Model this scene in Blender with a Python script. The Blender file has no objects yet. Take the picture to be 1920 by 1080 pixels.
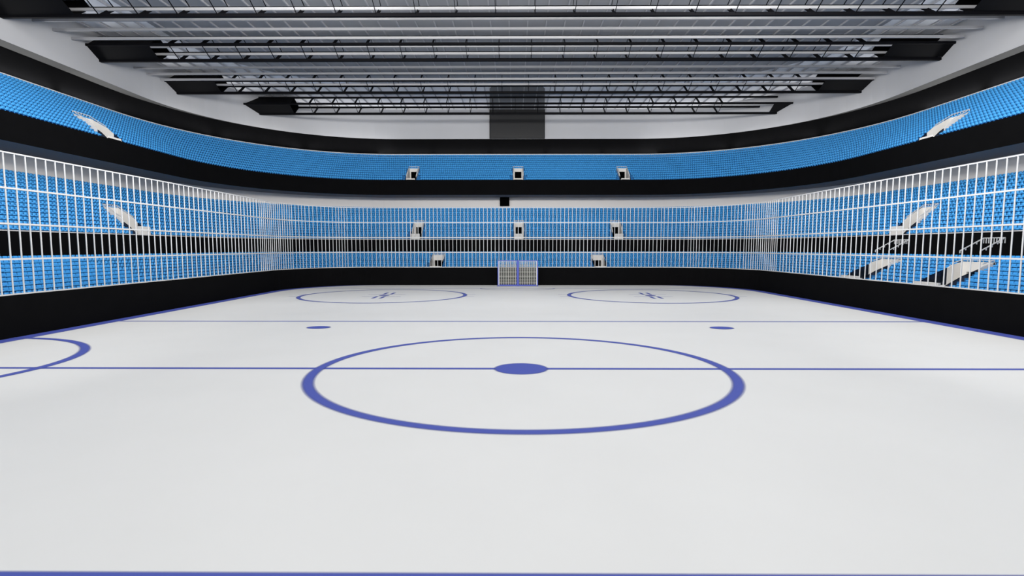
import bpy, bmesh, math, random
from mathutils import Matrix, Vector
import numpy as np
random.seed(4)
S = bpy.context.scene
COL = S.collection
H = 2.664                                # eye height above the ice

# ------------------------------------------------------------------ materials
def srgb(r, g, b):
    f = lambda c: (c/255/12.92) if c/255 <= .04045 else ((c/255+.055)/1.055)**2.4
    return (f(r), f(g), f(b), 1)
def mat(name, col, rough=.6, metal=0.0, spec=.3, noise=0.0, scale=3.0):
    m = bpy.data.materials.new(name); m.use_nodes = True
    nt = m.node_tree; b = nt.nodes['Principled BSDF']
    b.inputs['Roughness'].default_value = rough
    b.inputs['Metallic'].default_value = metal
    b.inputs['Specular IOR Level'].default_value = spec
    if noise > 0:
        tc = nt.nodes.new('ShaderNodeTexCoord'); n = nt.nodes.new('ShaderNodeTexNoise')
        n.inputs['Scale'].default_value = scale; n.inputs['Detail'].default_value = 4
        mr = nt.nodes.new('ShaderNodeMapRange')
        mr.inputs[1].default_value = .3; mr.inputs[2].default_value = .7
        mr.inputs[3].default_value = 1-noise; mr.inputs[4].default_value = 1.0
        mx = nt.nodes.new('ShaderNodeMix'); mx.data_type = 'RGBA'; mx.blend_type = 'MULTIPLY'
        mx.inputs[0].default_value = 1.0
        mx.inputs[6].default_value = col
        nt.links.new(tc.outputs['Object'], n.inputs['Vector'])
        nt.links.new(n.outputs['Fac'], mr.inputs[0])
        nt.links.new(mr.outputs[0], mx.inputs[7])
        nt.links.new(mx.outputs[2], b.inputs['Base Color'])
    else:
        b.inputs['Base Color'].default_value = col
    return m
M = {}
M['ice'] = mat('ice', (.775, .775, .765, 1), .45, 0, .12, .025, .6)
M['black'] = mat('black_panel', (.0042, .0042, .0046, 1), .9, 0, .03, .15, 2)
M['blackmetal'] = mat('black_steel', (.003, .003, .004, 1), .6, 0, .06)
M['plate'] = mat('black_plate', (.0028, .0028, .0034, 1), .6, 0, .05)
M['wall'] = mat('white_wall', (.45, .45, .46, 1), .8, 0, .1, .03, .4)
M['wall2'] = mat('concourse_wall', (.74, .705, .67, 1), .8, 0, .1, .03, .4)
M['soffit'] = mat('soffit', (.21, .175, .16, 1), .8, 0, .1)
M['ledge'] = mat('grey_ledge', (.07, .07, .07, 1), .8, 0, .1)
M['terrace'] = mat('terrace_concrete', (.03, .16, .40, 1), .9, 0, .1, .2, 5)
M['pale'] = mat('pale_concrete', (.62, .62, .63, 1), .8, 0, .1, .05, 5)
M['vom'] = mat('white_portal', (.72, .70, .67, 1), .8, 0, .1, .04, 5)
M['white'] = mat('white_rail', (.58, .58, .58, 1), .45, 0, .3)
M['purlin'] = mat('purlin_white', (.31, .31, .32, 1), .6, 0, .2)
M['seam'] = mat('seam_grey', (.46, .46, .48, 1), .6, 0, .2)
M['seat'] = mat('blue_plastic', (.055, .335, .74, 1), .5, 0, .3)
M['goalblue'] = mat('goal_blue', (.07, .095, .42, 1), .4, 0, .3)
M['net'] = mat('net_cord', (.46, .46, .43, 1), .8, 0, .1)
M['screen'] = mat('screen_glass', (.006, .0065, .008, 1), .35, 0, .3)
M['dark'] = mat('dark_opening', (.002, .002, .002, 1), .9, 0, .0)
M['roof'] = mat('ceiling_wall_reflection', (.88, .88, .89, 1), .6, 0, .2, .03, .3)  # pale tone imitates the white walls mirrored in a glossy roof
M['roofreflect'] = mat('ceiling_stand_reflection', (.33, .335, .35, 1), .5, 0, .3, .12, .25)  # matte grey in place of the mirrored black band and seats
M['screenreflect'] = mat('ceiling_screen_reflection', (.155, .16, .165, 1), .45, 0, .3, .05, 1)  # matte dark tone in place of the mirrored screen
def glass_mat():
    m = bpy.data.materials.new('tinted_glass'); m.use_nodes = True
    nt = m.node_tree; b = nt.nodes['Principled BSDF']
    b.inputs['Base Color'].default_value = (.012, .02, .035, 1); b.inputs['Roughness'].default_value = .15
    t = nt.nodes.new('ShaderNodeBsdfTransparent'); t.inputs['Color'].default_value = (.30, .34, .45, 1)
    mx = nt.nodes.new('ShaderNodeMixShader'); mx.inputs[0].default_value = .45
    out = nt.nodes['Material Output']
    nt.links.new(t.outputs[0], mx.inputs[1]); nt.links.new(b.outputs[0], mx.inputs[2]); nt.links.new(mx.outputs[0], out.inputs[0])
    return m
M['glass'] = glass_mat()
# painted lines under the ice: soft paint edges come from the 'paint' attribute
def paint_mat():
    m = bpy.data.materials.new('ice_paint_blue'); m.use_nodes = True
    nt = m.node_tree; b = nt.nodes['Principled BSDF']
    b.inputs['Base Color'].default_value = (.078, .105, .42, 1)
    b.inputs['Roughness'].default_value = .5; b.inputs['Specular IOR Level'].default_value = .1
    t = nt.nodes.new('ShaderNodeBsdfTransparent')
    a = nt.nodes.new('ShaderNodeAttribute'); a.attribute_name = 'paint'
    mx = nt.nodes.new('ShaderNodeMixShader'); out = nt.nodes['Material Output']
    nt.links.new(a.outputs['Fac'], mx.inputs[0]); nt.links.new(t.outputs[0], mx.inputs[1])
    nt.links.new(b.outputs[0], mx.inputs[2]); nt.links.new(mx.outputs[0], out.inputs[0])
    return m
M['paint'] = paint_mat()

# ------------------------------------------------------------------ helpers
class MB:
    """collects vertices and faces, then links ONE mesh object"""
    def __init__(s): s.v = []; s.f = []; s.p = []
    def quad(s, a, b, c, d):
        n = len(s.v); s.v += [tuple(a), tuple(b), tuple(c), tuple(d)]; s.f.append((n, n+1, n+2, n+3))
    def poly(s, pts):
        n = len(s.v); s.v += [tuple(p) for p in pts]; s.f.append(tuple(range(n, n+len(pts))))
    def box(s, x0, x1, y0, y1, z0, z1):
        n = len(s.v)
        s.v += [(x0,y0,z0),(x1,y0,z0),(x1,y1,z0),(x0,y1,z0),(x0,y0,z1),(x1,y0,z1),(x1,y1,z1),(x0,y1,z1)]
        s.f += [(n,n+3,n+2,n+1),(n+4,n+5,n+6,n+7),(n,n+1,n+5,n+4),(n+1,n+2,n+6,n+5),(n+2,n+3,n+7,n+6),(n+3,n,n+4,n+7)]
    def bar(s, p, q, w, h=None, up=(0,0,1)):
        """square bar from p to q"""
        h = h or w
        p = Vector(p); q = Vector(q); d = (q-p).normalized(); u = Vector(up)
        if abs(d.dot(u)) > .98: u = Vector((0,1,0))
        r = d.cross(u).normalized(); u = r.cross(d).normalized()
        n = len(s.v)
        for c in (p, q):
            for a, b in ((-1,-1),(1,-1),(1,1),(-1,1)):
                s.v.append(tuple(c + r*a*w/2 + u*b*h/2))
        s.f += [(n,n+1,n+2,n+3),(n+7,n+6,n+5,n+4),(n,n+4,n+5,n+1),(n+1,n+5,n+6,n+2),(n+2,n+6,n+7,n+3),(n+3,n+7,n+4,n)]
    def prism(s, prof, x0, x1):
        """profile of (y,z) points extruded along x"""
        n = len(s.v); k = len(prof)
        s.v += [(x0,)+tuple(p) for p in prof] + [(x1,)+tuple(p) for p in prof]
        s.f.append(tuple(range(n, n+k))); s.f.append(tuple(range(n+2*k-1, n+k-1, -1)))
        for i in range(k):
            j = (i+1) % k
            s.f.append((n+i, n+k+i, n+k+j, n+j))
    def build(s, name, m, parent=None, loc=None):
        me = bpy.data.meshes.new(name); me.from_pydata(s.v, [], s.f); me.validate()
        if s.p and len(s.p) == len(s.v):
            at = me.attributes.new('paint', 'FLOAT', 'POINT'); at.data.foreach_set('value', s.p)
        bm = bmesh.new(); bm.from_mesh(me)
        if not s.p: bmesh.ops.recalc_face_normals(bm, faces=bm.faces)
        bm.to_mesh(me); bm.free()
        me.materials.append(m)
        return link(name, me, parent, loc)
def link(name, me, parent=None, loc=None):
    o = bpy.data.objects.new(name, me); COL.objects.link(o)
    if parent is not None: o.parent = parent
    if loc is not None: o.location = loc
    return o
def empty(name, loc=(0,0,0), rz=0):
    o = bpy.data.objects.new(name, None); COL.objects.link(o)
    o.location = loc; o.rotation_euler = (0,0,rz); o.empty_display_size = .2
    return o
def tag(o, label, cat, group=None, kind=None):
    o['label'] = label; o['category'] = cat
    if group: o['group'] = group
    if kind: o['kind'] = kind
    return o
def structure(o, label=None, cat=None):
    o['kind'] = 'structure'
    if label: o['label'] = label
    if cat: o['category'] = cat
    return o
ORD = ['zeroth','first','second','third','fourth','fifth','sixth','seventh','eighth','ninth','tenth','eleventh','twelfth','thirteenth',
       'fourteenth','fifteenth','sixteenth','seventeenth','eighteenth','nineteenth','twentieth']
def ordinal(n):
    if n <= 20: return ORD[n]
    tens = {2:'twenty',3:'thirty',4:'forty'}[n//10]
    if n % 10 == 0: return tens[:-1]+'ieth'
    return tens+'-'+ORD[n%10]

# ------------------------------------------------------------------ plan curves
XL, XR, YE = -14.84, 15.16, 36.19        # boards: left side, right side, far end
CX = (XL+XR)/2
WL, WR, WE, WRX, WRY = 23.3, 23.62, 45.36, 13.2, 12.7   # upper wall plan
Y0 = 4.0                                # near end of what is built
NC = 20
SIDE_VOM = {'upper': (26.10, 1.04), 'middle': (26.36, .96)}
LOW_VOM = ((24.72, 1.34), (20.1, 1.4))
END_VOM = {'upper': ((-8.38, .86), (.24, .86), (8.80, .86)), 'middle': ((-7.84, .84), (.30, .84), (8.14, .84)), 'lower': ((-5.83, .94), (6.23, .94))}
END_BREAKS = sorted(c+s*w/2 for t in END_VOM for c, w in END_VOM[t] for s in (-1, 1))
SIDE_BREAKS = sorted(c+s*w/2 for c, w in list(SIDE_VOM.values())+list(LOW_VOM) for s in (-1, 1))
def curve(xl, xr, ye, rx, ry, y0=Y0):
    """polyline left side -> far end -> right side; same point count for all offsets"""
    p = []
    side = [y0, 6, 8, 12, 16] + SIDE_BREAKS
    yc = ye-ry
    for y in sorted(side): p.append((xl, y))
    for i in range(NC+1):
        a = math.pi/2*i/NC
        p.append((xl+rx-rx*math.cos(a), yc+ry*math.sin(a)))
    for x in END_BREAKS: p.append((x, ye))
    for i in range(NC+1):
        a = math.pi/2*(1-i/NC)
        p.append((xr-rx+rx*math.cos(a), yc+ry*math.sin(a)))
    for y in sorted(side, reverse=True): p.append((xr, y))
    return p
def plan(o, y0=Y0):
    return curve(XL-o, XR+o, YE+o, 5.0+.95*o, 5.2+1.02*o, y0)
def wallplan(y0=Y0):
    return curve(-WL, WR, WE, WRX, WRY, y0)
def ribbon(mb, A, za, B, zb, skip=None):
    for i in range(len(A)-1):
        if skip and skip(i): continue
        mb.quad((A[i][0],A[i][1],za),(A[i+1][0],A[i+1][1],za),(B[i+1][0],B[i+1][1],zb),(B[i][0],B[i][1],zb))
def piece(P, i0, i1): return P[i0:i1+1]
NS = 5+len(SIDE_BREAKS)
NE = len(END_BREAKS)
I_LC0 = NS; I_LC1 = NS+NC; I_RC0 = NS+NC+1+NE; I_RC1 = I_RC0+NC

# ------------------------------------------------------------------ ice floor with its painted marks
fl = MB()
P0 = plan(.1, -14)
fl.poly([(x, y, 0) for x, y in P0])
floor = fl.build('floor', M['ice'])
structure(floor, 'smooth white ice sheet of the rink', 'ice')
KY = .874                                # the rink plan is a little compressed lengthways
zoff = [0]
def nextz():
    zoff[0] += 1
    return .0012 + .0006*zoff[0]
def ring(name, cx, cy, rx, w, ky=KY, a0=0, a1=2*math.pi, n=160, fe=.065, rin=None):
    mb = MB(); z = nextz()
    radii = [(rx+w/2+fe, 0), (rx+w/2-fe*.3, 1), (rx-w/2+fe*.3, 1), (rx-w/2-fe, 0)]
    for i in range(n+1):
        a = a0+(a1-a0)*i/n
        for r, p in radii:
            mb.v.append((cx+r*math.cos(a), cy+r*ky*math.sin(a), z)); mb.p.append(p)
    for i in range(n):
        for k in range(3):
            b = i*4+k
            mb.f.append((b, b+1, b+5, b+4))
    return mb.build(name, M['paint'], floor)
def disc(name, cx, cy, rx, ry, fe=.06, n=64):
    mb = MB(); z = nextz()
    mb.v.append((cx, cy, z)); mb.p.append(1)
    for k, (s, p) in enumerate(((-.3, 1), (1, 0))):
        for i in range(n):
            a = 2*math.pi*i/n
            mb.v.append((cx+(rx+fe*s)*math.cos(a), cy+(ry+fe*s*KY)*math.sin(a), z)); mb.p.append(p)
    for i in range(n):
        j = (i+1) % n
        mb.f.append((0, 1+i, 1+j)); mb.f.append((1+i, 1+n+i, 1+n+j, 1+j))
    return mb.build(name, M['paint'], floor)
def stripe(mb, x0, x1, y0, y1, z, fe=.03):
    """feathered rectangle"""
    n = len(mb.v)
    xs = [x0-fe, x0+fe*.3, x1-fe*.3, x1+fe]; ys = [y0-fe, y0+fe*.3, y1-fe*.3, y1+fe]
    for j in range(4):
        for i in range(4):
            mb.v.append((xs[i], ys[j], z)); mb.p.append(1 if (i in (1,2) and j in (1,2)) else 0)
    for j in range(3):
        for i in range(3):
            a = n+j*4+i
            mb.f.append((a, a+1, a+5, a+4))
def line(name, y, w, x0=XL+.05, x1=XR-.05, fe=.03):
    mb = MB(); stripe(mb, x0, x1, y-w/2, y+w/2, nextz(), fe)
    return mb.build(name, M['paint'], floor)
line('centre_line', 11.11, .125)
line('blue_line', 18.33, .12)
line('blue_line', 3.82, .33)
line('goal_line', 33.32, .05)
ring('centre_circle', .145, 11.11, 4.457, .165)
disc('centre_spot', .13, 11.11, .56, .50)
ring('referee_crease', XL, 11.11, 4.28, .17, KY, -math.pi/2, math.pi/2, 90)
disc('neutral_spot', -6.56, 16.89, .36, .27)
disc('neutral_spot', 6.85, 16.86, .36, .27)
for sx, cx in ((-1, -7.29), (1, 7.50)):
    cy = 28.33
    c = ring('face_off_circle', cx, cy, 4.50, .15)
    mb = MB(); z = nextz()
    for dx in (-.205, .205):
        stripe(mb, cx+dx-.065, cx+dx+.065, cy-1.70, cy-.62, z, .02)
        stripe(mb, cx+dx-.065, cx+dx+.065, cy+.62, cy+1.70, z, .02)
    for dy in (-.62, .62):
        stripe(mb, cx-1.05, cx+1.05, cy+dy-.02, cy+dy+.02, z+.0003, .015)
        for s in (-1, 1):
            xa, xb = sorted((cx+s*4.62, cx+s*5.05))
            stripe(mb, xa, xb, cy+dy-.02, cy+dy+.02, z+.0003, .015)
    h = mb.build('hash_marks', M['paint'], floor)
    disc('face_off_spot', cx, cy, .26, .24)
ring('goal_crease', .145, 33.32, 2.40, .06, .60, math.pi, 2*math.pi, 80, .03)
# blue edge stripe along the side boards, fading out around the far corners
mb = MB(); z = .0009
A = plan(.02)
inner = curve(XL+.52, XR-.55, YE+.02, 5.4, 5.6)
for i, (p, q) in enumerate(zip(A, inner)):
    v = Vector((q[0]-p[0], q[1]-p[1]))
    for t, pv in ((0, 1), (.82, 1), (1.08, 0)):
        mb.v.append((p[0]+v.x*t, p[1]+v.y*t, z)); mb.p.append(pv)
for i in range(len(A)-1):
    for k in range(2):
        b = i*3+k; mb.f.append((b, b+3, b+4, b+1))
mb.build('edge_stripe', M['paint'], floor)

# ------------------------------------------------------------------ rink boards
mb = MB()
A = plan(0); B = plan(.12)
ribbon(mb, A, 0, A, 1.25); ribbon(mb, A, 1.25, B, 1.25); ribbon(mb, B, 1.25, B, 0)
tag(mb.build('rink_boards', M['black']), 'black rink boards curving around the white ice below the white fence', 'rink boards')

# ------------------------------------------------------------------ safety fence (five sections)
RAILS = [1.276, 2.32, 3.362, 4.405, 5.44]
OF = .05
def ray_hit(px):
    """point on the fence line in the direction of an image column"""
    t = (px-966)/960
    P = plan(OF)
    for i in range(I_LC0-1, I_RC0):
        (x0,y0),(x1,y1) = P[i], P[i+1]
        f0 = x0-t*y0; f1 = x1-t*y1
        if f0*f1 <= 0 and f0 != f1:
            s = f0/(f0-f1); return (x0+(x1-x0)*s, y0+(y1-y0)*s)
bar_me = None
def fence(name, pts, bars, label):
    cx = sum(p[0] for p in pts)/len(pts); cy = sum(p[1] for p in pts)/len(pts)
    e = empty(name, (cx, cy, 1.25)); tag(e, label, 'fence', 'white bar fence sections on the rink boards')
    for k, z in enumerate(RAILS):
        th = .042 if k in (0, 4) else .054
        mb = MB()
        for a, b in zip(pts[:-1], pts[1:]):
            mb.bar((a[0]-cx, a[1]-cy, z-1.25), (b[0]-cx, b[1]-cy, z-1.25), th)
        mb.build('rail', M['white'], e)
    global bar_me
    if bar_me is None:
        mb = MB(); w = .0215
        mb.prism([(w*math.cos(a), 0) for a in ()] or [(0,0),(0,0),(0,0)], 0, 0) if False else None
        n = 8
        for zz in (0, RAILS[-1]-1.27):
            for i in range(n):
                a = 2*math.pi*i/n; mb.v.append((w*math.cos(a), w*math.sin(a), zz))
        for i in range(n):
            j = (i+1) % n; mb.f.append((i, j, n+j, n+i))
        mb.f.append(tuple(range(n-1, -1, -1))); mb.f.append(tuple(range(n, 2*n)))
        o = mb.build('bar', M['white'], e); bar_me = o.data
        o.location = (bars[0][0]-cx, bars[0][1]-cy, .02); bars = bars[1:]
    for b in bars:
        link('bar', bar_me, e, (b[0]-cx, b[1]-cy, .02))
left_y = [15.04+.3392*k for k in range(-20, 44)]
right_y = [15.50+.342*k for k in range(-19, 42)]
CP = [488.75,492.5,496.25,499.7,503.75,507.5,510.9,515,518.75,523.1,526.6,531.25,535.3,540,544.7,549,555.6,561.9,567.8,574,581.6,
      588.75,596.5,604,611,618,625,631.5,636.7,641.9,647.1,652.3,660.2,667.8,675.4,682.9,690.3,697.7]
lcb = [ray_hit(x) for x in CP]
rcb = [(2*CX-x, y) for x, y in lcb]
PF = plan(OF)
yc = lcb[0][1]; xe = lcb[-1][0]
lc_pts = [lcb[0]] + [p for p in PF[I_LC0:I_LC1+1] if p[1] > yc+.02 and p[0] < xe-.02] + [lcb[-1]]
rc_pts = [(2*CX-x, y) for x, y in lc_pts]
fence('safety_fence', [(XL-OF, left_y[0]), lcb[0]], [(XL-OF, y) for y in left_y if y < yc-.15], 'white barred safety fence along the left side boards')
fence('safety_fence', lc_pts, lcb, 'white barred safety fence curving round the far left corner')
end_x = [-8.2+.2713*k for k in range(-8, 80)]
fence('safety_fence', [lcb[-1], rcb[-1]], [(x, YE+OF) for x in end_x if lcb[-1][0]+.12 < x < rcb[-1][0]-.12], 'white barred safety fence behind the goal at the far end')
fence('safety_fence', rc_pts, rcb, 'white barred safety fence curving round the far right corner')
fence('safety_fence', [(XR+OF, right_y[0]), rcb[0]], [(XR+OF, y) for y in right_y if y < yc-.15], 'white barred safety fence along the right side boards')

# ------------------------------------------------------------------ stands
TIERS = {
 'lower':  dict(o0=.96, run=.28, z0=1.099, r=.1376, n=9, gap=.28),
 'middle': dict(o0=4.25, run=.227, z0=3.29, r=.195, n=14, gap=.33),
 'upper':  dict(o0=5.27, run=.302, z0=8.02, r=.2167, n=12, gap=.42)}
VOMS = {                                  # side, centre, width
 'upper':  [('end', c, w) for c, w in END_VOM['upper']]+[('left',)+SIDE_VOM['upper'], ('right',)+SIDE_VOM['upper']],
 'middle': [('end', c, w) for c, w in END_VOM['middle']]+[('left',)+SIDE_VOM['middle'], ('right',)+SIDE_VOM['middle']],
 'lower':  [('end', c, w) for c, w in END_VOM['lower']]+[('right',)+v for v in LOW_VOM]}
VBACK = {'upper': 6.85, 'middle': 5.88, 'lower': 2.85}
def in_vom(tier, x, y, o, pad=0):
    if o > VBACK[tier]+.02: return False
    for side, c, w in VOMS[tier]:
        if side == 'end' and y > YE-1 and abs(x-c) < w/2+pad: return True
        if side == 'left' and x < 0 and abs(y-c) < w/2+pad and y < 30: return True
        if side == 'right' and x > 0 and abs(y-c) < w/2+pad and y < 30: return True
    return False
lbl = {'lower': 'dark stepped terrace under the lowest blue seats just behind the boards',
       'middle': 'dark stepped terrace under the middle stand of blue seats',
       'upper': 'dark stepped terrace under the upper balcony of blue seats'}
for tn, T in TIERS.items():
    mb = MB()
    for k in range(T['n']):
        oa = T['o0']+k*T['run']; ob = oa+T['run']; z = T['z0']+k*T['r']
        A, B = plan(oa), plan(ob)
        zp = z-T['r'] if k else z-.25
        sk = lambda i: in_vom(tn, (A[i][0]+A[i+1][0])/2, (A[i][1]+A[i+1][1])/2, oa)
        ribbon(mb, A, zp, A, z, sk); ribbon(mb, A, z, B, z, sk)
    e = mb.build('seating_terrace', M['terrace'])
    tag(e, lbl[tn], 'stand')
    ot = T['o0']+T['n']*T['run']; zt = T['z0']+T['n']*T['r']
    if tn == 'upper':
        mb = MB(); A, B = plan(ot), plan(9.3)
        ribbon(mb, A, zt-T['r'], A, zt+.11); ribbon(mb, A, zt+.11, B, zt+.11)
        mb.build('top_ledge', M['pale'], e)
    if tn == 'middle':
        mb = MB(); A = plan(4.12); B = plan(T['o0'])
        ribbon(mb, A, T['z0']-.03, A, T['z0']+.035)
        ribbon(mb, A, T['z0']+.035, B, T['z0']+.035)
        mb.build('front_kerb', M['pale'], e)
        mb = MB(); A, B = plan(ot), plan(7.44); ribbon(mb, A, zt-T['r'], A, zt-.02); ribbon(mb, A, zt-.02, B, zt-.02)
        mb.build('top_ledge', M['pale'], e)
    if tn == 'lower':
        mb = MB(); A, B = plan(ot), plan(3.75); ribbon(mb, A, zt-T['r'], A, zt-.03); ribbon(mb, A, zt-.03, B, zt-.03)
        mb.build('top_ledge', M['terrace'], e)

# ------------------------------------------------------------------ seats
def seat_shape(T, p):
    """one tip-up shell: seat pan and round-shouldered backrest, in row coordinates"""
    r, run = T['r'], T['run']; V = []; F = []
    def add(vs, fs):
        n = len(V); V.extend(vs); F.extend([tuple(i+n for i in f) for f in fs])
    w = p*.485; zb = T['gap']*r; zt = (T['gap']+.34)*r; ya = -.34*run; yb = .10*run
    add([(-w,ya,zb),(w,ya,zb),(w,yb,zb-.03*r),(-w,yb,zb-.03*r),(-w,ya+.03*run,zt-.06*r),(w,ya+.03*run,zt-.06*r),(w,yb,zt),(-w,yb,zt)],
        [(0,3,2,1),(4,5,6,7),(0,1,5,4),(1,2,6,5),(2,3,7,6),(3,0,4,7)])
    b = p*.44; zl = T['gap']*r; zh = 1.15*r; c = p*.085
    prof = [(-b,zl),(b,zl),(b,zh-1.1*c),(b-.35*c,zh-.35*c),(b-1.3*c,zh),(-b+1.3*c,zh),(-b+.35*c,zh-.35*c),(-b,zh-1.1*c)]
    y1 = .10*run; y2 = .17*run; lean = .10*run/r
    k = len(prof)
    vs = [(x, y1+lean*(z-zl), z) for x, z in prof]+[(x, y2+lean*(z-zl), z) for x, z in prof]
    fs = [tuple(range(k)), tuple(range(2*k-1, k-1, -1))]+[(i, i+k, (i+1)%k+k, (i+1)%k) for i in range(k)]
    add(vs, fs)
    # post under the pan
    q = p*.10
    add([(-q,-.1*run,0),(q,-.1*run,0),(q,.08*run,0),(-q,.08*run,0),(-q,-.1*run,zb),(q,-.1*run,zb),(q,.08*run,zb),(-q,.08*run,zb)],
        [(0,1,5,4),(1,2,6,5),(2,3,7,6),(3,0,4,7)])
    return V, F
PX, PY = .160, .190
def dense(o):
    """finely sampled plan curve for walking along a row"""
    xl, xr, ye, rx, ry = XL-o, XR+o, YE+o, 5.0+.95*o, 5.2+1.02*o
    pts = [(xl, 11.0), (xl, ye-ry)]
    N = 200
    for i in range(1, N+1):
        a = math.pi/2*i/N; pts.append((xl+rx-rx*math.cos(a), ye-ry+ry*math.sin(a)))
    for i in range(N+1):
        a = math.pi/2*(1-i/N); pts.append((xr-rx+rx*math.cos(a), ye-ry+ry*math.sin(a)))
    pts.append((xr, 11.0))
    return pts
def row_seats(o, phase):
    pts = dense(o); out = []
    # metric: seats are a little wider along the sides than along the end
    acc = phase
    for (x0,y0),(x1,y1) in zip(pts[:-1], pts[1:]):
        dx, dy = x1-x0, y1-y0; L = math.hypot(dx, dy)
        if L < 1e-9: continue
        tx, ty = dx/L, dy/L
        pitch = 1/math.hypot(tx/PX, ty/PY)
        u = L/pitch; s = acc
        while s < u:
            f = s/u
            out.append((x0+dx*f, y0+dy*f, tx, ty, pitch)); s += 1
        acc = s-u
    return out
cam_yaw = math.atan(6/960); cam_pitch = math.atan(76/960)
def project(x, y, z):
    c, s = math.cos(-cam_yaw), math.sin(-cam_yaw)
    X = x*c-y*s; Y = x*s+y*c; Z = z-H
    f = Y*math.cos(cam_pitch)-Z*math.sin(cam_pitch)
    u = Y*math.sin(cam_pitch)+Z*math.cos(cam_pitch)
    return 960+960*X/f, 540-960*u/f, f
allseats = []                            # tier, row, x, y, z, tx, ty, pitch
for tn, T in TIERS.items():
    for k in range(T['n']):
        o = T['o0']+(k+.5)*T['run']; z = T['z0']+k*T['r']
        for (x, y, tx, ty, p) in row_seats(o, (k*.37) % 1):
            if in_vom(tn, x, y, o, .09 if o > T['o0']+.42*(VBACK[tn]-T['o0']) else .26): continue
            allseats.append((tn, k, x, y, z, tx, ty, p))
cand = []
for i, (tn, k, x, y, z, tx, ty, p) in enumerate(allseats):
    if tn != 'lower' or k == 0: continue
    u, v, d = project(x, y, z+.1)
    if 3 < u < 1917 and 0 < v < 1080: cand.append((math.hypot(x, y), i))
cand.sort(); near = set(i for _, i in cand[:300])
shapes = {tn: seat_shape(T, 1.0) for tn, T in TIERS.items()}
# the countable 300 nearest seats
V, F = seat_shape(TIERS['lower'], PY)
me_near = bpy.data.meshes.new('stadium_seat'); me_near.from_pydata(V, [], F); me_near.materials.append(M['seat'])
bm = bmesh.new(); bm.from_mesh(me_near); bmesh.ops.recalc_face_normals(bm, faces=bm.faces); bm.to_mesh(me_near); bm.free()
by_row = {}
for i in near:
    tn, k, x, y, z, tx, ty, p = allseats[i]
    by_row.setdefault((x > 0, k), []).append((y, i))
for (right, k), lst in sorted(by_row.items()):
    lst.sort()
    for n, (_, i) in enumerate(lst, 1):
        tn, kk, x, y, z, tx, ty, p = allseats[i]
        o = link('stadium_seat', me_near); o.location = (x, y, z)
        o.rotation_euler = (0, 0, math.atan2(ty, tx))
        side = 'right' if right else 'left'
        tag(o, 'blue seat in %s lower stand, %s row up from boards, %s from %s picture edge' % (side, ordinal(k), ordinal(n), side), 'seat',
            'nearest blue seats of the lower stand')
# every other seat as one object
vs, fs, base = [], [], 0
for tn in TIERS:
    V, F = shapes[tn]; V = np.array(V); nV = len(V)
    for i, (t2, k, x, y, z, tx, ty, p) in enumerate(allseats):
        if t2 != tn or i in near: continue
        W = np.empty_like(V)
        lx = V[:,0]*p
        W[:,0] = x+lx*tx-V[:,1]*ty; W[:,1] = y+lx*ty+V[:,1]*tx; W[:,2] = z+V[:,2]
        vs.append(W); fs.append((base, tn)); base += nV
VV = np.concatenate(vs)
loops = []; starts = []; tot = 0
tmpl = {tn: [np.array(f) for f in shapes[tn][1]] for tn in TIERS}
flat = {tn: np.concatenate(tmpl[tn]) for tn in TIERS}
cnt = {tn: np.array([len(f) for f in tmpl[tn]]) for tn in TIERS}
L = np.concatenate([flat[t]+b for b, t in fs]); C = np.concatenate([cnt[t] for b, t in fs])
me = bpy.data.meshes.new('stadium_seats')
me.vertices.add(len(VV)); me.vertices.foreach_set('co', VV.astype(np.float32).ravel())
me.loops.add(len(L)); me.loops.foreach_set('vertex_index', L.astype(np.int32))
me.polygons.add(len(C)); me.polygons.foreach_set('loop_start', np.concatenate([[0], np.cumsum(C)[:-1]]).astype(np.int32))
me.polygons.foreach_set('loop_total', C.astype(np.int32))
me.update(calc_edges=True); me.materials.append(M['seat'])
o = link('stadium_seats', me)
tag(o, 'thousands of small blue seats filling the rest of all three stands', 'seats', None, 'stuff')

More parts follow.
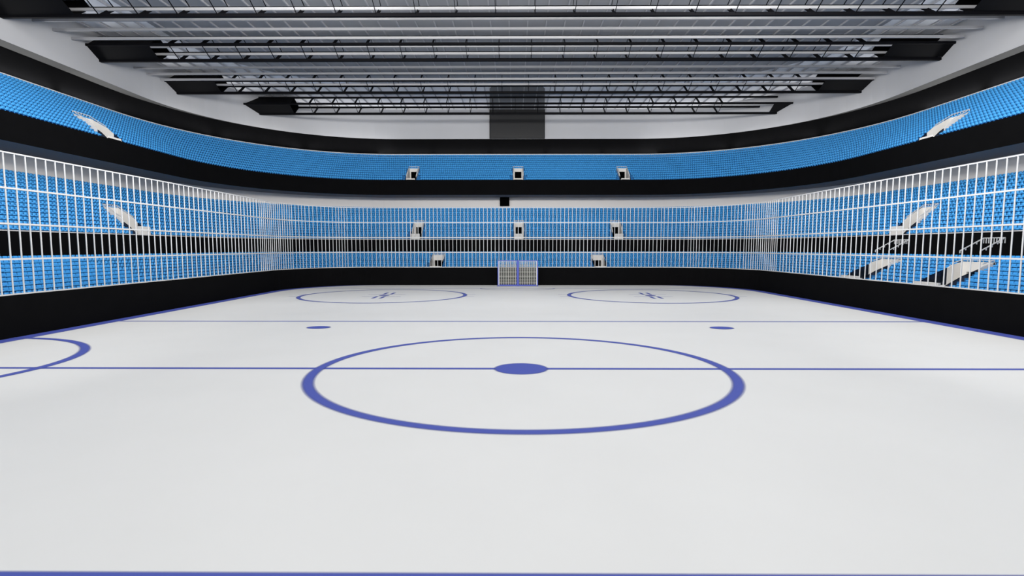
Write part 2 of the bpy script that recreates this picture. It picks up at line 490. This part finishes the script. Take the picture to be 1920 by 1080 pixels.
# ------------------------------------------------------------------ vomitories (entrance portals cut into the stands)
def base_at(side, c, of):
    if side == 'end': return (c, YE+of), 0
    if side == 'left': return (XL-of, c), math.pi/2
    return (XR+of, c), -math.pi/2
place = {'end': 'at the far end', 'left': 'on the left side', 'right': 'on the right side'}
def end_word(c): return 'left of the goal' if c < -1 else ('right of the goal' if c > 1 else 'straight above the goal')
def vomitory(tn, side, c, w):
    T = TIERS[tn]; of = T['o0']; ob = VBACK[tn]; dep = ob-of
    (bx, by), rz = base_at(side, c, of)
    z0 = T['z0']
    slope = T['r']/T['run']
    e = empty('vomitory', (bx, by, z0), rz)
    if side == 'end': lab = 'white entrance portal in the %s stand at the far end, %s' % (tn, end_word(c))
    elif tn == 'lower': lab = 'white entrance portal in the right lower stand, %s' % ('farther from the camera' if c > 22 else 'nearer the camera')
    else: lab = 'white entrance portal in the %s stand on the %s side' % (tn, side)
    tag(e, lab, 'entrance', 'white entrance portals in the stands')
    hw = w/2; t = .07
    lift = {'upper': .10, 'middle': .08, 'lower': .07}[tn]
    fh = {'upper': .15, 'middle': .45, 'lower': .22}[tn]
    drop = -.22
    # side walls with a top edge that climbs with the rows
    fr = {'upper': .27, 'middle': .40, 'lower': .70}[tn]
    yf = dep*fr; zf = yf*slope+lift+.03
    prof = [(yf, drop), (dep+.05, drop), (dep+.05, dep*slope+lift), (dep*(fr+.3*(1-fr)), dep*(fr+.38*(1-fr))*slope+lift+.03), (yf, zf)]
    gprof = [(.01, drop), (yf, drop), (yf, zf-.02), (yf*.55, zf*.62), (.01, .03)]
    for s in (-1, 1):
        mb = MB(); x0, x1 = sorted((s*hw, s*(hw-t))); mb.prism(prof, x0, x1)
        mb.build('side_wall', M['vom'], e)
        mb = MB(); x0, x1 = sorted((s*hw, s*(hw-.02))); mb.prism(gprof, x0, x1)
        g = mb.build('side_glass', M['glass'], e); g['label'] = 'tinted side panel'
        mb = MB(); x = s*(hw-.01)
        mb.bar((x, .01, .035), (x, yf*.55, zf*.62), .02); mb.bar((x, yf*.55, zf*.62), (x, yf, zf-.02), .02)
        mb.build('glass_edge', M['blackmetal'], e)
    # back wall with its doorway
    zt = dep*slope+lift
    dw = hw*.62; dz0 = .12; dz1 = {'upper': .90, 'middle': 1.03, 'lower': .60}[tn]
    mb = MB()
    mb.box(-hw, -dw, dep, dep+.08, drop, zt); mb.box(dw, hw, dep, dep+.08, drop, zt)
    mb.box(-dw, dw, dep, dep+.08, dz1, zt); mb.box(-dw, dw, dep, dep+.08, drop, dz0)
    mb.build('back_wall', M['vom'], e)
    mb = MB()                           # black panel, its colour stands in for the unlit passage
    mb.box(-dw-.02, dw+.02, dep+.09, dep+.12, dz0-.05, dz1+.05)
    mb.build('doorway_shade_panel', M['dark'], e)
    mb = MB(); mb.box(-hw+t, hw-t, 0, dep, drop, dz0-.06); mb.build('passage_floor', M['vom'], e)
    mb = MB(); mb.box(-hw+t+.02, hw-t-.02, -.06 if tn != 'upper' else 0, .03, -.10 if tn == 'middle' else 0, fh)
    mb.build('parapet', M['vom'], e)
    # guard rail over the back wall
    gh = {'upper': .10, 'middle': .08, 'lower': .08}[tn]
    mb = MB()
    mb.bar((-hw, dep+.04, zt+gh), (hw, dep+.04, zt+gh), .03)
    n = 7
    for i in range(n):
        x = -hw+.02+(w-.04)*i/(n-1); mb.bar((x, dep+.04, zt-.01), (x, dep+.04, zt+gh), .022)
    for s in (-1, 1):
        x = s*(hw-t/2)
        mb.bar((x, dep+.04, zt+gh), (x, dep*max(.5, fr+.1), dep*(max(.5, fr+.1)+.08)*slope+lift+.05), .03)
        mb.bar((x, dep*.75, dep*.8*slope+lift-.02), (x, dep*.75, dep*.80*slope+lift+.08), .02)
    mb.build('guard_rail', M['white'], e)
for tn in VOMS:
    for v in VOMS[tn]: vomitory(tn, *v)

# handrails in front of the black wall on the right
def handrail(yn, yf, lab):
    of, ob = 2.74, 3.66; zf, zb = 2.53, 3.04
    e = empty('handrail', (XR+ob, (yn+yf)/2, zb-.24)); tag(e, lab, 'handrail', 'white handrails above the right lower portals')
    cy = (yn+yf)/2; zz = zb-.24
    mb = MB(); mb.bar((0, yn-cy, zb-zz), (0, yf-cy, zb-zz), .035); mb.build('top_rail', M['white'], e)
    for k in range(9):
        y = yn-cy+(yf-yn)*k/8
        mb = MB(); mb.bar((0, y, zb-zz), (0, y, zb-zz-.21), .026); mb.build('baluster', M['white'], e)
    for y in (yn-cy, yf-cy):
        mb = MB(); mb.bar((0, y, zb-zz), (of-ob, y, zf-zz), .035)
        for f in (.3, .53, .76, 1.0):
            xx = (of-ob)*f; z = zb-zz+(zf-zb)*f; mb.bar((xx, y, z), (xx, y, z-.10), .03)
        mb.build('sloping_rail', M['white'], e)
    mb = MB()
    for y in (yn-cy+.1, yf-cy-.1): mb.bar((0, y, zb-zz-.02), (.12, y, zb-zz-.02), .03)
    mb.build('wall_bracket', M['white'], e)
handrail(24.70, 25.62, 'short white handrail against black wall, farther from camera on right side')
handrail(19.87, 20.77, 'short white handrail against black wall, nearer to camera on right side')

# ------------------------------------------------------------------ fixed shell: black bands, soffit, walls
def shell(name, sections, m, label, cat, kind=True):
    mb = MB()
    for A, za, B, zb in sections: ribbon(mb, A, za, B, zb)
    o = mb.build(name, m); structure(o, label, cat); return o
A, B = plan(3.76), plan(4.24)
mbk = [(A, 0, A, 3.27), (A, 3.27, B, 3.27)]
shell('trim_1', mbk, M['black'], 'black wall between the lower and middle stands', 'wall')
A, B = plan(5.20), plan(5.26)
shell('trim_2', [(A, 6.86, A, 8.03), (A, 8.03, B, 8.03), (B, 8.03, B, 6.86)], M['black'], 'broad black fascia along the upper balcony front', 'wall')
A, B = plan(5.20), plan(7.5)
shell('trim_3', [(A, 6.855, B, 6.855), (B, 6.94, A, 6.94)], M['soffit'], 'dark soffit underneath the upper balcony', 'ceiling')
A = plan(7.45)
shell('wall_middle', [(A, 5.8, A, 6.86)], M['wall2'], 'pale wall behind the middle stand under the balcony', 'wall')
A = plan(9.24)
shell('trim_4', [(A, 10.5, A, 12.07)], M['black'], 'black band above the upper seats', 'wall')
W = wallplan(); ZR = H+11.92
B = plan(9.5)
shell('trim_5', [(W, 12.06, [(min(x, w[0]) if w[0] < 0 else max(x, w[0]), max(y, w[1])) for (x, y), w in zip(B, W)], 12.061)], M['ledge'], 'grey underside of the upper wall above the black band', 'trim')
im = NS+NC//2
def wallpart(name, i0, i1, label):
    mb = MB(); P = W[i0:i1+1]; ribbon(mb, P, 12.06, P, ZR+.1); structure(mb.build(name, M['wall']), label, 'wall')
wallpart('wall_left', 0, I_LC1, 'white upper wall on the left and round its corner')
wallpart('wall_far', I_LC1, I_RC0, 'white upper wall across the far end')
wallpart('wall_right', I_RC0, len(W)-1, 'white upper wall on the right and round its corner')

# ------------------------------------------------------------------ roof
mb = MB(); mb.box(-25, 25, 21.3, 47, ZR, ZR+.25)  # matte slab; wall reflection is put into its pale colour
roof = mb.build('ceiling', M['roof']); structure(roof, 'ceiling coloured pale and grey to imitate its reflections, with fine seams', 'ceiling')
F = curve(-19.5, 19.75, 38.2, 9.8, 8.8, 22.4)  # outline follows where the reflected wall edge would fall
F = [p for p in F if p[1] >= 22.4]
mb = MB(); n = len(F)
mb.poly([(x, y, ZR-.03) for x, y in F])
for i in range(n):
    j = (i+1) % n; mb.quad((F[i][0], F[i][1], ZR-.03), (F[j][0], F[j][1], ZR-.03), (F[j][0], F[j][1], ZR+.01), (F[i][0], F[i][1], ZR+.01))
o = mb.build('painted_stand_reflection', M['roofreflect'], roof); o['label'] = 'dark grey ceiling colour imitating the reflected stands'
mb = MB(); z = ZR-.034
P = [(-2.20, 45.15), (-1.93, 39.5), (-1.70, 38.9), (2.0, 38.9), (2.22, 39.5), (2.52, 45.15)]  # tapers like the mirrored image of the screen, painted as flat colour
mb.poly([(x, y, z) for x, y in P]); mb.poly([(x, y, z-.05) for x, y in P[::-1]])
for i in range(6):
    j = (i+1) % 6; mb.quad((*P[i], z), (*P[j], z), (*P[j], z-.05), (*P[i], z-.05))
o = mb.build('painted_screen_reflection', M['screenreflect'], roof); o['label'] = 'dark ceiling strip imitating the reflection of the screen'
mb = MB()
x = -.33-.985*25
while x < 25:
    if -23.2 < x < 23.5:
        # seams stop at the curved wall
        ymax = WE-.05
        rx, ry = WRX, WRY
        xc = -WL+rx if x < 0 else WR-rx
        if (x < xc if x < 0 else x > xc):
            ymax = WE-ry+ry*math.sqrt(max(0, 1-((x-xc)/rx)**2))
        mb.box(x-.03, x+.03, 22.4, ymax-.3, ZR-.11, ZR-.03)
    x += .985
mb.build('panel_seam', M['seam'], roof)
purl_y = []
yy = 26.6-1.097*3
k = 0
names = []
while yy < 35.7: purl_y.append(yy); yy += 1.097
def half_width(y, left):
    rx, ry = WRX, WRY; yc = WE-ry
    xe = WL if left else WR
    if y <= yc: return xe
    return xe-rx+rx*math.sqrt(max(0, 1-((y-yc)/ry)**2))
visible = [y for y in purl_y]
N = len(visible)
for i, y in enumerate(visible):
    mb = MB(); xl = -half_width(y, True)+.01; xr = min(23.3, half_width(y, False)-.01)
    if y > 44: xl, xr = xl+.05, xr-.05
    mb.box(xl, xr, -.045, .045, -.06, .06)
    n = N-i
    o = mb.build('roof_purlin', M['purlin'], None, (0, y, H+10.93))
    tag(o, 'long white roof purlin, %s counted from the far end' % ordinal(n), 'roof beam', 'white purlins across the roof')

# trusses: four chords on a diamond section, hoop frames, closed ends
TR = [23.95, 29.5, 35.55, 41.0]
sect = {'A': (0, 10.44), 'B': (-.91, 10.96), 'C': (-.02, 11.67), 'D': (.91, 11.17)}
tl = ['black roof truss nearest the camera at the top of the picture', 'black roof truss, second of four from the camera',
      'black roof truss, third of four from the camera', 'black roof truss nearest the far end wall']
for ti, ty in enumerate(TR):
    e = empty('roof_truss', (0, ty, H+10.44)); tag(e, tl[ti], 'truss', 'black trusses under the roof')
    q = {k: (v[0], v[1]-10.44) for k, v in sect.items()}
    ext = {}
    for k, (dy, dz) in q.items():
        ext[k] = (-half_width(ty+dy, True)-.0, half_width(ty+dy, False)+.0)
        mb = MB(); w = .15 if k in 'A' else .12
        mb.box(ext[k][0], ext[k][1], dy-w/2, dy+w/2, dz-w/2, dz+w/2); mb.build('chord', M['blackmetal'], e)
    # hoop frames
    x0 = -18.8 if ti < 3 else -15.8
    x1 = -x0
    first = x0
    nfr = int(round((x1-x0)/1.80))
    me_h = None
    for i in range(nfr+1):
        x = x0+(x1-x0)*i/nfr
        if me_h is None:
            mb = MB()
            order = ['A', 'D', 'C', 'B']
            for a, b in zip(order, order[1:]+order[:1]):
                wide = .17 if (a, b) in (('A','D'), ('C','B')) else .05
                pa, pb = Vector((0,)+q[a]), Vector((0,)+q[b])
                mb.bar(pa, pb, .022, wide, up=(pb-pa).cross(Vector((1,0,0))))
            o = mb.build('frame', M['blackmetal'], e); me_h = o.data; o.location = (x, 0, 0)
        else:
            link('frame', me_h, e, (x, 0, 0))
    # closed sleeves at the two ends
    inl = -19.9 if ti < 3 else -17.3
    inr = 20.35 if ti < 3 else 19.75
    def plate(name, a, b, xa_in, side, shrink=0):
        (ya, za), (yb, zb) = q[a], q[b]
        k = 0 if side < 0 else 1
        mb = MB()
        if shrink:
            ya, za = ya+(yb-ya)*shrink, za+(zb-za)*shrink
        xa = ext[a][k]; xb = ext[b][k]
        if side < 0: inn = xa_in
        else: inn = xa_in
        nrm = Vector((0, zb-za, -(yb-ya))).normalized()*.012
        p = [Vector((xa, ya, za)), Vector((inn, ya, za)), Vector((inn, yb, zb)), Vector((xb, yb, zb))]
        lo = [v-nrm for v in p]; hi = [v+nrm for v in p]
        mb.poly(lo); mb.poly(hi[::-1])
        for i in range(4):
            j = (i+1) % 4; mb.quad(lo[i], lo[j], hi[j], hi[i])
        mb.build(name, M['plate'], e)
    for a, b in (('A','B'), ('B','C'), ('C','D'), ('D','A')):
        plate('end_plate', a, b, inl, -1)
    plate('end_plate', 'A', 'B', inr, 1, .14)
    if ti < 3:
        plate('end_plate', 'A', 'D', inr, 1, .14); plate('end_plate', 'D', 'C', inr, 1)

# ------------------------------------------------------------------ dark screen on the far wall, box under the balcony
e = empty('scoreboard_screen', (.165, WE-.15, 12.07)); tag(e, 'tall dark blank screen on the far wall between roof and black band', 'screen')
mb = MB(); mb.box(-2.39, 2.39, 0, .13, 0, 2.5); mb.build('housing', M['black'], e)
mb = MB(); mb.box(-2.34, 2.34, -.02, -.002, .03, 2.47); mb.build('display', M['screen'], e)
mb = MB(); mb.box(-.39, .39, -.32, 0, -.35, .36)
o = mb.build('wall_box', M['dark'], None, (-.89, YE+7.44, 6.51))
tag(o, 'small black box on the pale wall under the balcony above the goal', 'box')

# ------------------------------------------------------------------ goal
gx0, gx1, gy = -1.21, 1.57, 35.20
gc = (gx0+gx1)/2; gw = (gx1-gx0)/2; gh = 1.79
e = empty('hockey_goal', (gc, gy, 0)); tag(e, 'blue framed hockey goal with white net at the far end of the ice', 'goal')
for s in (-1, 1):
    mb = MB(); x = s*(gw-.03); mb.box(x-.03, x+.03, -.04, .04, 0, gh); mb.box(x-.045, x+.045, -.12, .055, 0, .05)
    mb.build('post', M['goalblue'], e)
    mb = MB(); x = s*(gw-.092); mb.box(x-.03, x+.03, -.03, .03, .08, gh-.055); mb.build('inner_post', M['white'], e)
mb = MB(); mb.box(-gw+.062, gw-.062, -.038, .038, gh-.052, gh-.002); mb.build('crossbar', M['goalblue'], e)
mb = MB(); mb.box(-gw+.125, gw-.125, -.02, .03, gh-.085, gh-.056); mb.build('inner_crossbar', M['white'], e)
mb = MB(); mb.box(-gw+.125, gw-.125, .0, .05, 0.02, .11); mb.build('base_bar', M['goalblue'], e)
mb = MB(); mb.box(-.075, .075, -.033, .052, 0.01, gh-.054); mb.build('centre_post', M['goalblue'], e)
mb = MB()
iw = gw-.10
for i in range(1, 16):
    x = -iw+2*iw*i/16
    if abs(x) > .03: mb.box(x-.015, x+.015, .055, .075, .05, gh-.1)
for j in range(1, 17):
    z = .08+(gh-.16)*j/17; mb.box(-iw, iw, .06, .08, z-.014, z+.014)
mb.build('net', M['net'], e)
mb = MB()                                # side and top netting running back to the boards
for s in (-1, 1):
    for j in range(1, 15):
        z = .08+(gh-.16)*j/15; mb.box(s*iw-.01, s*iw+.01, .04, .70, z-.01, z+.01)
mb.build('side_net', M['net'], e)

# ------------------------------------------------------------------ light
w = bpy.data.worlds.new('hall_ambient'); S.world = w; w.use_nodes = True
w.node_tree.nodes['Background'].inputs[0].default_value = (.93, .96, 1.0, 1)
w.node_tree.nodes['Background'].inputs[1].default_value = .52
def area(name, loc, size, power, col=(1, .985, .96), tilt=0):
    l = bpy.data.lights.new(name, 'AREA'); l.shape = 'RECTANGLE'; l.size, l.size_y = size
    l.energy = power; l.color = col; l.spread = math.radians(spread)
    o = bpy.data.objects.new(name, l); COL.objects.link(o); o.location = loc; o.rotation_euler = (tilt, 0, 0)
    return o
def aimed_area(loc, aim, size, power, col=(1, .985, .965), spread=180):
    l = bpy.data.lights.new('unseen_area_light', 'AREA'); l.shape = 'RECTANGLE'; l.size, l.size_y = size
    l.energy = power; l.color = col; l.spread = math.radians(spread)
    o = bpy.data.objects.new('unseen_area_light', l); COL.objects.link(o); o.location = loc
    o.rotation_euler = Vector(aim).to_track_quat('-Z', 'Y').to_euler()
    return o
PF_, PS_, PD_, PU_ = 590, 560, 300, 40
for x in (-10, -5, 0, 5, 10):            # added fill towards the far stands, above the frame
    aimed_area((x, 11.0, 9.9), (x*.015, .98, .10), (4.5, 2.2), PF_, spread=105)
for s in (-1, 1):                        # added fill towards the side stands, above the frame
    for y in (8, 14, 19):
        aimed_area((s*4.0, y, 4.1+.483*y), (s*.95, .25, .04), (4.5, 2.0), PS_*(1+.06*s), spread=125)
for x in (-10, 0, 10):                   # straight down on the ice
    for y in (2, 10, 20):
        aimed_area((x, y, 13.95), (0, .0 if y < 20 else .06, -1), (5, 2.5), PD_*(1+.016*x)*{2: 1.05, 10: .66, 20: 1.62}[y])

def up_fill(x, y, rz, L, p):             # added strip lights, unseen from below, to brighten the ceiling rim
    l = bpy.data.lights.new('ceiling_fill_light', 'AREA'); l.shape = 'RECTANGLE'; l.size, l.size_y = L, .25
    l.energy = p; l.color = (1, .99, .97)
    o = bpy.data.objects.new('ceiling_fill_light', l); COL.objects.link(o); o.location = (x, y, 10.83)
    o.rotation_euler = (math.pi, 0, rz)
for k in range(5): up_fill(-9.6+4.9*k, YE+9.0, 0, 4.6, PU_*.85)
for s in (-1, 1):
    P = plan(9.0); i0, i1 = (I_LC0, I_LC1) if s < 0 else (I_RC0, I_RC1)
    for f0, f1 in ((0, .33), (.33, .66), (.66, 1)):
        a = P[i0+int(round((i1-i0)*f0))]; b = P[i0+int(round((i1-i0)*f1))]
        L = math.hypot(b[0]-a[0], b[1]-a[1])
        up_fill((a[0]+b[0])/2, (a[1]+b[1])/2, math.atan2(b[1]-a[1], b[0]-a[0]), L*.9, PU_*L/4.6*1.15)
    x = XL-9.0 if s < 0 else XR+9.0
    up_fill(x, 24.5, math.pi/2, 5.5, PU_*1.9); up_fill(x, 29.5, math.pi/2, 3.6, PU_*1.3)

# ------------------------------------------------------------------ camera
cam = bpy.data.cameras.new('camera'); cam.lens = 18; cam.sensor_width = 36; cam.clip_end = 300
co = bpy.data.objects.new('camera', cam); COL.objects.link(co)
co.location = (0, 0, H); co.rotation_euler = (math.pi/2-cam_pitch, 0, cam_yaw)
S.camera = co
S.view_settings.view_transform = 'Standard'; S.view_settings.look = 'None'
S.view_settings.exposure = 0.0; S.view_settings.gamma = 1; S.view_settings.use_curve_mapping = False
